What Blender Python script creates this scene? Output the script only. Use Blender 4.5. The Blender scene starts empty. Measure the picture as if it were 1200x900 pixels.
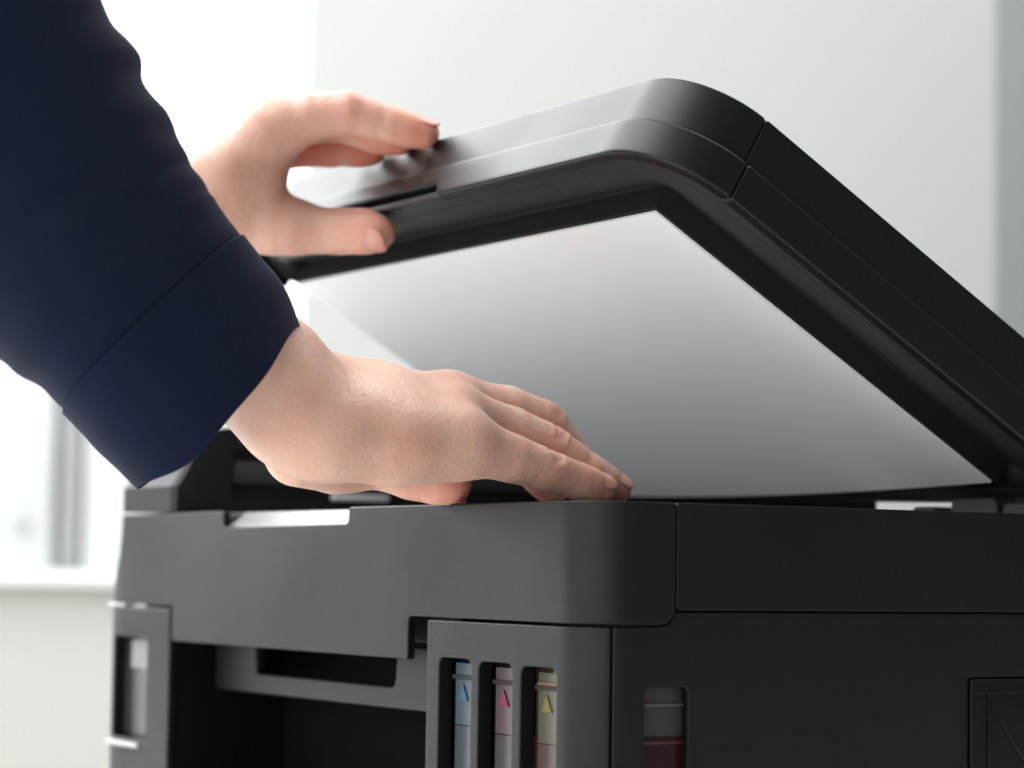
import bpy, bmesh, math, random
import numpy as np
from mathutils import Vector, Matrix, geometry
from mathutils import noise as mnoise
random.seed(4)
PI = math.pi
S = bpy.context.scene
COL = S.collection

# ------------------------------------------------------------------ camera
CAMP = np.array([0.738207, -0.479595, -0.02516])
RC = np.array([[0.516928, 0.8559, 0.014883], [-0.055389, 0.050792, -0.997172], [-0.854235, 0.514642, 0.073663]])
cd = bpy.data.cameras.new('camera')
cam = bpy.data.objects.new('camera', cd)
COL.objects.link(cam)
m = Matrix(((RC[0][0], -RC[1][0], -RC[2][0], CAMP[0]), (RC[0][1], -RC[1][1], -RC[2][1], CAMP[1]),
            (RC[0][2], -RC[1][2], -RC[2][2], CAMP[2]), (0, 0, 0, 1)))
cam.matrix_world = m
cd.sensor_width = 36
cd.lens = 88.3465
cd.clip_start = .02
cd.clip_end = 60
cd.dof.use_dof = True
cd.dof.focus_distance = .945
cd.dof.aperture_fstop = 8.2
S.camera = cam
# ------------------------------------------------------------------ light
W = bpy.data.worlds.new('World')
S.world = W
W.use_nodes = True
bg = W.node_tree.nodes['Background']
bg.inputs[0].default_value = (.97, .98, 1, 1)
bg.inputs[1].default_value = .18


RV = np.array((.5169, .8560, 0))
RV /= np.linalg.norm(RV)
FV = np.array((-RV[1], RV[0], 0))
C0 = np.array((CAMP[0], CAMP[1], 0))


def room(a, z, b):
    """the room stands turned against the printer: a across, b away, z up"""
    p = C0 + RV * a + FV * b
    return (p[0], p[1], z)


def lamp(name, loc, target, sx, sy, power, col=(1, 1, 1)):
    l = bpy.data.lights.new(name, 'AREA')
    l.shape = 'RECTANGLE'
    l.size = sx
    l.size_y = sy
    l.energy = power
    l.color = col
    o = bpy.data.objects.new(name, l)
    COL.objects.link(o)
    o.location = loc
    o.rotation_euler = (Vector(target) - Vector(loc)).to_track_quat('-Z', 'Y').to_euler()
    return o


lamp('window_light', (-2.3, -1.35, .45), (-.15, .1, .0), 2.4, 1.9, 21, (.98, .99, 1))
lamp('high_window_light', (-2.1, .1, 1.35), (-.1, .05, .05), 2.4, 1.9, 82, (.98, .99, 1))
lamp('desk_fill', (-.55, -.95, 1.6), (-.3, -.3, -.1), 1.5, 1.3, 48, (.98, 1, 1))  # added overhead fill, brightens the desk and the tops of the hands
lamp('front_fill', (.30, -1.7, .02), (-.15, .1, .04), 2.5, 1.2, 29, (.97, .99, 1))  # added low fill out of view, lifts the underside pad of the lid
lamp('ledge_fill', (-.25, .95, 1.7), (-.1, .1, .1), 1.3, 1.1, 24, (.98, 1, 1))  # added lamp overhead behind, brightens the lid ledge and hand tops
lamp('hand_side_fill', (.95, -1.25, 1.35), (-.1, -.05, .03), 1.1, 1.0, 4.5, (.98, .99, 1))  # added fill high on the camera side, for the sides of the hands

S.view_settings.view_transform = 'Standard'
S.view_settings.look = 'None'
S.view_settings.exposure = .22
S.view_settings.gamma = 1
S.render.engine = 'CYCLES'
S.cycles.use_denoising = True
try:
    S.cycles.denoiser = 'OPENIMAGEDENOISE'
except Exception:
    pass
S.cycles.max_bounces = 8
S.cycles.sample_clamp_indirect = 6

# ------------------------------------------------------------------ materials
MATS = {}


def mat(name, base, rough=.5, spec=.5, metal=0, bump=0, bscale=300, detail=3, sub=0, trans=0, ior=1.45, emit=0, coat=0, sheen=0, mottling=0, mscale=20):
    if name in MATS:
        return MATS[name]
    ma = bpy.data.materials.new(name)
    ma.use_nodes = True
    nt = ma.node_tree
    b = nt.nodes['Principled BSDF']
    b.inputs['Base Color'].default_value = (*base, 1)
    b.inputs['Roughness'].default_value = rough
    b.inputs['Specular IOR Level'].default_value = spec
    b.inputs['Metallic'].default_value = metal
    b.inputs['IOR'].default_value = ior
    b.inputs['Transmission Weight'].default_value = trans
    b.inputs['Coat Weight'].default_value = coat
    b.inputs['Sheen Weight'].default_value = sheen
    tc = nt.nodes.new('ShaderNodeTexCoord')
    if emit:
        b.inputs['Emission Color'].default_value = (*base, 1)
        b.inputs['Emission Strength'].default_value = emit
    if bump:
        n = nt.nodes.new('ShaderNodeTexNoise')
        n.inputs['Scale'].default_value = bscale
        n.inputs['Detail'].default_value = detail
        nt.links.new(tc.outputs['Object'], n.inputs['Vector'])
        bp = nt.nodes.new('ShaderNodeBump')
        bp.inputs['Strength'].default_value = bump
        bp.inputs['Distance'].default_value = .0004
        nt.links.new(n.outputs['Fac'], bp.inputs['Height'])
        nt.links.new(bp.outputs['Normal'], b.inputs['Normal'])
    if mottling:
        n = nt.nodes.new('ShaderNodeTexNoise')
        n.inputs['Scale'].default_value = mscale
        n.inputs['Detail'].default_value = 5
        nt.links.new(tc.outputs['Object'], n.inputs['Vector'])
        r = nt.nodes.new('ShaderNodeMapRange')
        r.inputs['From Min'].default_value = .3
        r.inputs['From Max'].default_value = .7
        r.inputs['To Min'].default_value = rough - mottling
        r.inputs['To Max'].default_value = rough + mottling
        nt.links.new(n.outputs['Fac'], r.inputs['Value'])
        nt.links.new(r.outputs['Result'], b.inputs['Roughness'])
    MATS[name] = ma
    return ma


PLASTIC = mat('textured_black_plastic', (.0045, .0045, .0046), .40, .25, bump=.35, bscale=2600, detail=2, mottling=.07, mscale=14)
LIDPL = mat('satin_black_plastic', (.0055, .0055, .0057), .36, .33, bump=.3, bscale=2600, detail=2, mottling=.03, mscale=25)
INNER = mat('smooth_black_plastic', (.034, .034, .035), .36, .5, bump=.1, bscale=900, mottling=.04, mscale=40)
MATTE = mat('dull_black_plastic', (.008, .008, .009), .7, .3)
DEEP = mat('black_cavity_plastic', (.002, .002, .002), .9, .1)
GREY = mat('grey_plastic', (.12, .12, .12), .45)
PADW = mat('white_pad', (.85, .86, .865), .42, .4, bump=.05, bscale=500)
FOAM = mat('black_foam', (.012, .012, .012), .85, .2)
SILVER = mat('silver_lip_and_glint', (.40, .40, .41), .35, .5, metal=.3)
CHROME = mat('silver_grip_finish', (.10, .10, .105), .38, .5, metal=.2)

# ------------------------------------------------------------------ object helpers


def tag(o, label=None, cat=None, group=None, kind=None):
    if label:
        o['label'] = label
    if cat:
        o['category'] = cat
    if group:
        o['group'] = group
    if kind:
        o['kind'] = kind
    return o


def empty(name, loc, label, cat, group=None):
    o = bpy.data.objects.new(name, None)
    COL.objects.link(o)
    o.location = loc
    o.empty_display_size = .02
    return tag(o, label, cat, group)


def wloc(o):
    l = Vector(o.location)
    while o.parent:
        o = o.parent
        l += Vector(o.location)
    return l


def mk(name, verts, faces, material, parent=None, smooth=True, angle=35):
    """one mesh object from world-space verts"""
    v = np.array(verts, float).reshape(-1, 3)
    c = (v.min(0) + v.max(0)) / 2
    me = bpy.data.meshes.new(name)
    me.from_pydata((v - c).tolist(), [], [list(map(int, f)) for f in faces])
    me.validate()
    bm = bmesh.new()
    bm.from_mesh(me)
    bmesh.ops.recalc_face_normals(bm, faces=bm.faces)
    bm.to_mesh(me)
    bm.free()
    me.materials.append(material)
    if smooth:
        me.shade_smooth()
        me.set_sharp_from_angle(angle=math.radians(angle))
    o = bpy.data.objects.new(name, me)
    COL.objects.link(o)
    if parent:
        o.parent = parent
        o.location = Vector(c) - wloc(parent)
    else:
        o.location = c
    return o


def boxgeo(x0, x1, y0, y1, z0, z1, b=0.0):
    bm = bmesh.new()
    bmesh.ops.create_cube(bm, size=1)
    for v in bm.verts:
        v.co = Vector(((x0 + x1) / 2 + v.co.x * (x1 - x0), (y0 + y1) / 2 + v.co.y * (y1 - y0), (z0 + z1) / 2 + v.co.z * (z1 - z0)))
    if b:
        bmesh.ops.bevel(bm, geom=bm.edges[:], offset=b, segments=3, affect='EDGES', profile=.5)
    bm.verts.index_update()
    V = [v.co[:] for v in bm.verts]
    F = [[v.index for v in f.verts] for f in bm.faces]
    bm.free()
    return V, F


def box(name, x0, x1, y0, y1, z0, z1, material, parent=None, b=.0005, fn=None):
    V, F = boxgeo(x0, x1, y0, y1, z0, z1, b)
    if fn:
        V = [fn(*v) for v in V]
    return mk(name, V, F, material, parent)


def rpoly(pts, n=6):
    """polygon with rounded corners: pts = [(x,y,r)]"""
    out = []
    N = len(pts)
    for i in range(N):
        p = np.array(pts[i][:2], float)
        r = pts[i][2]
        a = np.array(pts[i - 1][:2], float)
        c = np.array(pts[(i + 1) % N][:2], float)
        if r > 0:
            r = max(r, .0013)
        if r <= 0:
            out.append(tuple(p))
            continue
        u = (a - p) / np.linalg.norm(a - p)
        w = (c - p) / np.linalg.norm(c - p)
        ang = math.acos(max(-1, min(1, u @ w)))
        t = r / math.tan(ang / 2)
        bis = (u + w) / np.linalg.norm(u + w)
        ce = p + bis * r / math.sin(ang / 2)
        s = p + u * t - ce
        e = p + w * t - ce
        a0 = math.atan2(s[1], s[0])
        a1 = math.atan2(e[1], e[0])
        d = (a1 - a0 + PI) % (2 * PI) - PI
        for k in range(n + 1):
            q = a0 + d * k / n
            out.append((ce[0] + r * math.cos(q), ce[1] + r * math.sin(q)))
    return out


def rrect(x0, x1, y0, y1, r, n=5):
    return rpoly([(x0, y0, r), (x1, y0, r), (x1, y1, r), (x0, y1, r)], n)


def area2(p):
    return sum(p[i - 1][0] * p[i][1] - p[i][0] * p[i - 1][1] for i in range(len(p)))


def inset(p, d):
    """p ccw, positive d = inwards"""
    out = []
    N = len(p)
    for i in range(N):
        a, b, c = np.array(p[i - 1]), np.array(p[i]), np.array(p[(i + 1) % N])
        u = b - a
        w = c - b
        u = u / (np.linalg.norm(u) + 1e-12)
        w = w / (np.linalg.norm(w) + 1e-12)
        n1 = np.array((-u[1], u[0]))
        n2 = np.array((-w[1], w[0]))
        nn = n1 + n2
        nn = nn / max(np.linalg.norm(nn), 1e-9)
        k = 1 / max(.45, nn @ n1)
        out.append(tuple(b + nn * d * k))
    return out


def dens(p, step):
    out = []
    for i in range(len(p)):
        a, b = p[i], p[(i + 1) % len(p)]
        L = math.hypot(b[0] - a[0], b[1] - a[1])
        n = max(1, int(L / step + .5))
        for k in range(n):
            t = k / n
            out.append((a[0] + (b[0] - a[0]) * t, a[1] + (b[1] - a[1]) * t))
    return out


def panel_geo(outline, holes, fn, thick=.003, bev=.0007, step=None, hole_thick=None):
    """thick plate with rounded-over edges; outline/holes in (s,t), fn(s,t,d) maps to space, d inward"""
    if area2(outline) < 0:
        outline = outline[::-1]
    hs = [h if area2(h) < 0 else h[::-1] for h in holes]   # cw, so that inset() moves into the material
    loops = [outline] + hs
    if step:
        loops = [dens(l, step) for l in loops]
    V = []
    F = []
    tops = []
    for li, l in enumerate(loops):
        th = thick if li == 0 or hole_thick is None else hole_thick
        rings = []
        for k in range(4):
            a = k / 3 * PI / 2
            rings.append((inset(l, bev * (1 - math.sin(a))), bev * (1 - math.cos(a))))
        rings.append((l, th))
        prev = None
        for pts, d in rings:
            base = len(V)
            V += [fn(x, y, d) for x, y in pts]
            if prev is not None:
                n = len(pts)
                for i in range(n):
                    j = (i + 1) % n
                    F.append((prev + i, prev + j, base + j, base + i))
            else:
                tops.append((pts, base))
            prev = base
    # cap
    if not step and not holes:
        pts, base = tops[0]
        F.append([base + i for i in range(len(pts))])
        return V, F
    co = []
    idx = []
    edges = []
    for pts, base in tops:
        o = len(co)
        n = len(pts)
        co += [Vector(p) * 1000 for p in pts]
        idx += [base + i for i in range(n)]
        edges += [(o + i, o + (i + 1) % n) for i in range(n)]
    nb = len(co)
    if step:
        xs = [p[0] for p in outline]
        ys = [p[1] for p in outline]
        x = min(xs) + step
        while x < max(xs):
            y = min(ys) + step
            while y < max(ys):
                if inside((x, y), tops[0][0], step * .4) and not any(inside((x, y), t[0], -step * .4) for t in tops[1:]):
                    co.append(Vector((x, y)) * 1000)
                y += step
            x += step
    vo, eo, fo, ov, oe, of = geometry.delaunay_2d_cdt(co, edges, [], 1, 1e-6)
    vo = [v / 1000 for v in vo]
    mp = {}
    for i, src in enumerate(ov):
        s = [q for q in src if q < nb]
        if s:
            mp[i] = idx[s[0]]
        else:
            mp[i] = len(V)
            V.append(fn(vo[i].x, vo[i].y, 0))
    for f in fo:
        cx = sum(vo[i].x for i in f) / len(f)
        cy = sum(vo[i].y for i in f) / len(f)
        if inside((cx, cy), tops[0][0]) and not any(inside((cx, cy), t[0]) for t in tops[1:]):
            g = [mp[i] for i in f]
            if len(set(g)) == len(g):
                F.append(g)
    return V, F


def inside(p, poly, margin=0):
    x, y = p
    c = False
    n = len(poly)
    md = 1e9
    for i in range(n):
        x1, y1 = poly[i - 1]
        x2, y2 = poly[i]
        if (y1 > y) != (y2 > y) and x < (x2 - x1) * (y - y1) / (y2 - y1) + x1:
            c = not c
        if margin:
            dx, dy = x2 - x1, y2 - y1
            t = max(0, min(1, ((x - x1) * dx + (y - y1) * dy) / (dx * dx + dy * dy + 1e-15)))
            md = min(md, math.hypot(x - x1 - t * dx, y - y1 - t * dy))
    if margin > 0:
        return c and md > margin
    if margin < 0:
        return c or md < -margin
    return c


def panel(name, outline, holes, fn, material, parent, **k):
    V, F = panel_geo(outline, holes, fn, **k)
    o = mk(name, V, F, material, parent, angle=40)
    wn = o.modifiers.new('weighted', 'WEIGHTED_NORMAL')
    wn.keep_sharp = True
    wn.weight = 80
    return o


def prism(name, poly, a0, a1, fn, material, parent, bev=.0006):
    """extrude poly (in 2d) from a0 to a1, fn(u,v,a)"""
    if area2(poly) < 0:
        poly = poly[::-1]
    V = []
    F = []
    n = len(poly)
    rings = [(inset(poly, bev), a0), (poly, a0 + bev), (poly, a1 - bev), (inset(poly, bev), a1)]
    for pts, a in rings:
        V += [fn(x, y, a) for x, y in pts]
    for r in range(3):
        for i in range(n):
            j = (i + 1) % n
            F.append((r * n + i, r * n + j, (r + 1) * n + j, (r + 1) * n + i))
    F.append(list(range(n))[::-1])
    F.append([3 * n + i for i in range(n)])
    return mk(name, V, F, material, parent, angle=30)


# ================================================================== SETTING
def rbox(name, a0, a1, b0, b1, z0, z1, material, parent=None, b=.003):
    V, F = boxgeo(a0, a1, b0, b1, z0, z1, b)
    return mk(name, [room(x, z, y) for x, y, z in V], F, material, parent)


WALL = mat('painted_wall', (.485, .497, .486), .7, .2, bump=.1, bscale=60)
WALL2 = mat('greyer_wall', (.36, .385, .385), .8, .2, bump=.1, bscale=60)  # greyer tone than the first wall
WHITE = mat('white_laminate', (.84, .85, .83), .4, .4)
CREAM = mat('cream_laminate', (.48, .49, .455), .5, .3)
BINDER = mat('white_binder_card', (.59, .61, .61), .5, .3)
GLOW = mat('bright_overcast_window_pane', (.97, .99, 1.0), .3, emit=1.6)

o = rbox('wall', -.196, .443, 2.3, 2.42, -.75, 1.9, WALL)
tag(o, kind='structure')
o = rbox('wall', .35, 2.6, 2.75, 2.85, -.75, 1.9, WALL2)
tag(o, kind='structure')
o = rbox('floor', -4, 3, -.6, 6, -.80, -.76, mat('pale_floor', (.6, .58, .55), .5))
tag(o, kind='structure')
# window
wr = empty('window', room(-1.6, -.1, 4.5), 'tall bright blown-out window behind the raised hand at the left of the wall', 'window')
rbox('window_pane', -3.6, .75, 4.5, 4.52, -.10, 1.95, GLOW, wr)
for a in (-3.62, -2.2, .75):
    rbox('frame', a, a + .05, 4.44, 4.56, -.12, 1.97, WHITE, wr)
rbox('frame', -3.62, .80, 4.44, 4.56, 1.97, 2.03, WHITE, wr)
rbox('window_sill', -3.7, .85, 4.30, 4.56, -.16, -.12, WHITE, wr)
# cabinet with binders
cb = empty('cabinet', room(-.7, -.76, 3.5), 'low cream office cabinet with a white top board at lower left', 'cabinet')
rbox('body', -1.6, .1, 3.42, 3.80, -.76, -.0585, CREAM, cb)
rbox('top_board', -1.62, .12, 3.38, 3.82, -.055, -.037, WHITE, cb)
rbox('back_panel', -1.6, .1, 3.70, 3.72, -.036, .38, WHITE, cb)


def px(x, b):
    return (x - 600) / 2945 * b


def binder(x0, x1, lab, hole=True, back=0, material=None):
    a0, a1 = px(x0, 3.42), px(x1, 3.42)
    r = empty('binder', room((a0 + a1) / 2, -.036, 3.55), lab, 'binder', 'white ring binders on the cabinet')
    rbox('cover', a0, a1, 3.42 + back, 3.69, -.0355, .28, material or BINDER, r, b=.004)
    if hole:
        # finger hole ring
        V = []
        F = []
        n = 20
        for i in range(n):
            t = 2 * PI * i / n
            for rr, dd in ((.009, 0), (.0125, 0), (.0125, .003), (.009, .003)):
                V.append(room(px(x0 + .62 * (x1 - x0), 3.42) + rr * math.cos(t), .022 + rr * math.sin(t), 3.4185 - dd))
        for i in range(n):
            j = (i + 1) % n
            for k in range(4):
                F.append((i * 4 + k, j * 4 + k, j * 4 + (k + 1) % 4, i * 4 + (k + 1) % 4))
        mk('finger_ring', V, F, mat('pale_ring', (.45, .47, .48), .5), r)
    return r


binder(63, 87, 'added narrow grey block, pushed back, for the shade between two white ring binders on the cabinet', False, .03, mat('gap_shade_grey', (.44, .455, .45), .6, .2))  # added filler, its grey stands for the shade in the gap
binder(-26, 60, 'white ring binder with a finger hole, left of the gap on the cabinet')
binder(98, 190, 'white ring binder just left of the printer, right of the gap', False)
binder(-118, -30, 'white ring binder at the far left end of the row, cut by the picture edge')

# desk
dk = empty('desk', (-.3, .15, -.163), 'white desk top that the printer stands on', 'desk')
box('desk_top', -.78, .55, -1.05, .62, -.19, -.163, WHITE, dk, b=.002)
for x in (-.74, .50):
    for y in (-1.01, .57):
        box('leg', x - .02, x + .02, y - .02, y + .02, -.76, -.1905, GREY, dk, b=.002)

# ================================================================== PRINTER
PR = empty('printer', (-.22, .165, -.163), 'black ink tank printer with its scanner lid raised, four small tank windows', 'printer')
RB = .021        # body corner radius


def fmap(s, z, d, r=RB):
    """front face -> right corner -> right side. s = X on the front while s < -r."""
    if s < -r:
        # left end rolls back gently
        back = 0
        if s < -.428:
            back = (-.428 - s) ** 2 * 9
        return (s, d + back, z)
    a = (s + r) / r
    if a < PI / 2:
        rr = r - d
        return (-r + rr * math.sin(a), r - rr * math.cos(a), z)
    return (-d, r + (s + r - r * PI / 2), z)


def sy(y):      # s of a point at depth y on the right side
    return y - 2 * RB + RB * PI / 2


S_SEAM = sy(.0345)
# chassis behind the panels
box('chassis', -.43, -.0035, .004, .322, -.155, -.0035, MATTE, PR, b=.001, fn=None).hide_render = False
bpy.data.objects.remove(PR.children[0])
# chassis is a U so that the output opening stays open
box('chassis', -.114, -.0045, .024, .322, -.155, -.004, MATTE, PR, b=.012)
box('chassis', -.437, -.374, .016, .322, -.155, -.004, MATTE, PR, b=.001)
box('chassis', -.3735, -.1145, .20, .322, -.155, -.004, MATTE, PR, b=.001)
box('chassis', -.3735, -.1145, .0135, .1995, -.055, -.004, MATTE, PR, b=.001)
box('base', -.436, -.004, .008, .322, -.1585, -.1552, MATTE, PR, b=.001)
for x in (-.40, -.04):
    for y in (.04, .29):
        box('foot', x - .012, x + .012, y - .012, y + .012, -.163, -.1587, FOAM, PR, b=.001)
# top deck + glass
ol = rpoly([(-.4275, .0130, .01), (-.0035, .0130, .012), (-.0035, .322, .01), (-.4275, .322, .01)], 6)
hole = rrect(-.345, -.048, .034, .252, .002)
panel('top_deck', ol, [hole], lambda x, y, d: (x, y, -.0008 - d), INNER, PR, thick=.003, bev=.0006)
gm = mat('pale_bounce_glass', (.76, .79, .78), .06, .5, coat=.5)  # kept opaque and pale to bounce light up onto the lid pad
box('glass', -.347, -.046, .032, .254, -.0052, -.0040, gm, PR, b=.0002)

# upper front panel that wraps the corner
zs = [(-.0045, -.4305), (-.012, -.4315), (-.020, -.4335), (-.028, -.4385), (-.036, -.4440), (-.0445, -.4475)]
out = [(-.4305, -.001, .001)] + [(x, z, 0) for z, x in zs[:-1]] + [(-.4475, -.0445, .0006), (-.3662, -.0445, .001),
       (-.3662, -.0610, .0006), (-.1345, -.0610, .001), (-.1345, -.0440, .0025), (S_SEAM, -.0440, .006), (S_SEAM, -.0004, .001)]
out = [(x, z, r) for x, z, r in out]
# finger recess at the top edge
out += [(-.1870, -.0004, .0006), (-.1874, -.0072, .0028), (-.3100, -.0078, .0028), (-.3108, -.0006, .0006)]
ol = rpoly(out, 4)
panel('front_panel', ol, [], fmap, PLASTIC, PR, thick=.0032, bev=.0006, step=.0035)
# scooped grip behind the recess
pts = [(.0004, -.0088), (.0012, -.0080), (.006, -.0052), (.010, -.0022), (.0115, -.0008), (.0115, -.012), (.0004, -.012)]
prism('grip_recess', pts, -.3112, -.1868, lambda y, z, a: (a, y, z), CHROME, PR, bev=.0003)
# upper side panel, lower side panel
ol = rpoly([(S_SEAM + .0005, -.0004, .001), (sy(.328), -.0004, .006), (sy(.328), -.0388, .001), (S_SEAM + .0005, -.0388, .0006)], 4)
panel('side_panel', ol, [], fmap, PLASTIC, PR, thick=.0032, bev=.0005)
S_T = sy(.0096) if .0096 > RB else None
# arc position of the tank cover seam: Y = r(1-cos a)
a_t = math.acos(1 - .0096 / RB)
S_T = -RB + RB * a_t
ol = rpoly([(S_T + .0004, -.0448, .0004), (S_SEAM - .0062, -.0448, .0), (S_SEAM - .0018, -.0432, 0), (S_SEAM + .0002, -.0396, 0), (sy(.328), -.0394, .001),
            (sy(.328), -.155, .004), (S_T + .0004, -.155, .0006)], 3)
win = rrect(sy(.0218), sy(.0404), -.1120, -.0660, .0028, 5)
box_h = rrect(sy(.1713), sy(.262), -.150, -.0640, .0012, 3)
lsp = panel('lower_side_panel', ol, [win, box_h], fmap, PLASTIC, PR, thick=.0032, bev=.0007, step=.004)
# ink window on the side: recessed clear pane, tank with red ink
INKW = mat('smoked_clear_plastic', (.045, .040, .037), .25, .5, bump=.2, bscale=120)
REDI = mat('dark_red_ink', (.022, .003, .0035), .25, .5)


def sbox(name, y0, y1, z0, z1, d0, d1, material, parent, b=.0003):
    return box(name, -d1, -d0, y0, y1, z0, z1, material, parent, b=b)


tk = box('ink_tank', -.0165, -.0040, .0200, .0420, -.150, -.0640, INKW, PR, b=.002)
tag(tk, 'smoky side tank part filled with dark red ink')
box('ink', -.0060, -.0034, .0212, .0410, -.150, -.0835, REDI, tk, b=.0004)
box('level_ridge', -.0040, -.0030, .0214, .0408, -.0862, -.0850, mat('red_ridge', (.06, .012, .012), .3), tk, b=.0004)
box('level_ridge', -.0042, -.0031, .0214, .0408, -.0729, -.0717, mat('smoke_ridge', (.07, .062, .058), .3), tk, b=.0004)
# side cover with moulded inner rib (right edge of the picture)
sc = box('side_cover', -.0025, .0012, .1718, .2615, -.1495, -.0645, PLASTIC, PR, b=.0006)
box('cover_rib', .0013, .0019, .1795, .1800, -.1485, -.0700, PLASTIC, sc, b=.0001)
box('cover_rib', .0013, .0019, .1722, .2600, -.0700, -.0693, PLASTIC, sc, b=.0001)
V, F = boxgeo(.0, .03, -.0008, .0008, .0012, .0016, .0001)
V = [(z, .181 + x * .62 - y * .78, -.074 - x * .78 - y * .62) for x, y, z in V]
mk('cover_rib', V, F, PLASTIC, sc)
tag(sc, 'raised clear-ribbed cover plate low on the right side')

# tank cover (front right), wraps the corner
ol = rpoly([(-.1192, -.0450, .0012), (-.1192, -.1550, .001), (S_T - .0002, -.1550, .0008), (S_T - .0002, -.0450, .0008)], 4)
WINS = [(-.1092, -.0848), (-.0790, -.0549), (-.0486, -.0243)]
hs = [rrect(a, b, -.1500, -.0592 - i * .0005, .0036, 6) for i, (a, b) in enumerate(WINS)]
tc_ = panel('tank_cover', ol, hs, fmap, PLASTIC, PR, thick=.0032, bev=.0007, step=.004, hole_thick=.0058)
box('side_wall', -.1191, -.1166, .0036, .12, -.154, -.0460, DEEP, tc_, b=.0004)
inks = [('cyan', (.42, .58, .66), (.02, .08, .16), (.002, .004, .010)),
        ('magenta', (.58, .44, .52), (.17, .01, .04), (.008, .002, .004)),
        ('yellow', (.62, .58, .42), (.13, .11, .02), (.030, .024, .012))]
for i, ((a, b), (nm, lab, tri, dark)) in enumerate(zip(WINS, inks)):
    T = box('ink_tank', a - .0012, b + .0012, .0068, .0195, -.150, -.0560, mat(nm + '_tank', dark, .15, .5, coat=.3), PR, b=.001)
    tag(T, {'cyan': 'ink tank with pale blue label and blue triangle', 'magenta': 'ink tank with pinkish label and red-pink triangle', 'yellow': 'ink tank with yellowish label and olive triangle'}[nm])
    x0 = a + .0026
    zt = -.0612 - i * .0006
    lp = box('label', x0, b + .001, .0061, .0067, zt - .0235 - i * .001, zt, mat(nm + '_label', tuple(c * .155 for c in lab), .35, .5), T, b=.0001)
    cp = box('tank_wall', x0, b + .001, .0061, .0067, -.149, zt - .0238 - i * .001, mat(nm + '_clear', tuple(c * .10 for c in ((.60, .72, .80), (.72, .66, .70), (.85, .62, .58))[i]), .25, .5, bump=.3, bscale=150), T, b=.0001)
    box('full_line', x0 - .0014, b + .001, .0053, .0060, zt - .0062, zt - .0045, mat(nm + '_line', tuple(c * .06 for c in lab), .6, .2), T, b=.0002)
    cx = a + .0092
    tz = zt - .0080
    V = []
    for y in (.0054, .0060):
        V += [(cx - .0036, y, tz - .0062), (cx + .0036, y, tz - .0062), (cx, y, tz)]
    mk('triangle_mark', V, [(0, 1, 2), (5, 4, 3), (0, 3, 4, 1), (1, 4, 5, 2), (2, 5, 3, 0)], mat(nm + '_triangle', tri, .5), lp, smooth=False)
    if i == 2:
        box('ink', a - .0008, x0 - .0002, .0060, .0068, -.149, -.0855, REDI, T, b=.0001)
        box('rim_band', x0, b + .001, .0055, .00605, zt - .0045, zt - .0034, mat('salmon_band', (.20, .09, .06), .5), T, b=.0001)
# left tank cover
ol = rpoly([(-.4480, -.0462, .0010), (-.3685, -.0462, .0025), (-.3685, -.1550, .001), (-.4480, -.1550, .001)], 4)
h1 = rrect(-.4390, -.3955, -.1100, -.0605, .0022, 4)
lt = panel('tank_cover', ol, [h1], fmap, PLASTIC, PR, thick=.0035, bev=.0010, step=.008, hole_thick=.006)
tag(lt, 'left tank cover with one tall window')
box('side_wall', -.3715, -.3690, .0040, .12, -.154, -.0480, DEEP, lt, b=.0004)
T = box('ink_tank', -.441, -.3935, .0068, .0155, -.118, -.0580, MATTE, PR, b=.001)
tag(T, 'black ink tank behind the left window')
box('tank_wall', -.4265, -.3945, .0060, .0067, -.1105, -.0600, mat('smoke_wall', (.045, .045, .045), .3), T, b=.0001)
box('label', -.4265, -.3990, .0050, .0059, -.0760, -.0625, mat('pale_grey_label', (.17, .17, .175), .4), T, b=.0002)
box('window_lip', -.4420, -.4030, -.0012, .0030, -.1140, -.1118, SILVER, lt, b=.0006)
box('edge_glint', -.4470, -.4260, .0002, .0060, -.0461, -.0447, SILVER, lt, b=.0003)  # silver strip paints the light caught by the cover's top edge

# output opening
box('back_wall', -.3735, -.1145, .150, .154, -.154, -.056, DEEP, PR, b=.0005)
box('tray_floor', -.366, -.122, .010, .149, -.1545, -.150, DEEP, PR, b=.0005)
YB = .020
ol = rpoly([(-.3640, -.0570, .0015), (-.3640, -.0835, .004), (-.1195, -.0832, .0015), (-.1195, -.0570, .0015),
            (-.1800, -.0570, .0015), (-.1815, -.0741, .0035), (-.3150, -.0743, .0035), (-.3165, -.0570, .0015)], 5)
panel('output_bar', ol, [], lambda s, z, d: (s, YB + d + (max(0, -.355 - s) ** 2) * 30, z), mat('output_plastic', (.008, .008, .0085), .42, .25), PR, thick=.004, bev=.0012, step=.006)
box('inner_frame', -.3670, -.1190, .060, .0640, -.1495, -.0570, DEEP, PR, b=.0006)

# control panel block left of the glass
prof = [(.0000, .0002), (.0000, .0122), (.0014, .0134), (.0055, .0200), (.0095, .0290), (.0130, .0350), (.0170, .0385), (.025, .0408), (.262, .0408), (.266, .038), (.266, .0002)]
prism('control_panel', prof, -.4302, -.3700, lambda y, z, a: (a, y, z), mat('panel_plastic', (.012, .012, .0123), .55, .25, bump=.3, bscale=2600), PR, bev=.001)
ol = [(p[0] + (.0006 if p[0] < .1 else 0), p[1]) for p in prof]
slot = rrect(.0300, .2450, .0060, .0300, .002, 4)
cpw = panel('control_panel_side', ol, [slot], lambda y, z, d: (-.3660 - d, y, z), MATTE, PR, thick=.004, bev=.0006, hole_thick=.0036)
box('slot_bar', -.3699, -.3672, .0310, .2440, .0140, .0250, INNER, cpw, b=.001)
box('white_tab', -.3696, -.3650, .0840, .1150, .0072, .0110, mat('pale_tab', (.6, .62, .65), .4), cpw, b=.0008)
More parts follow.
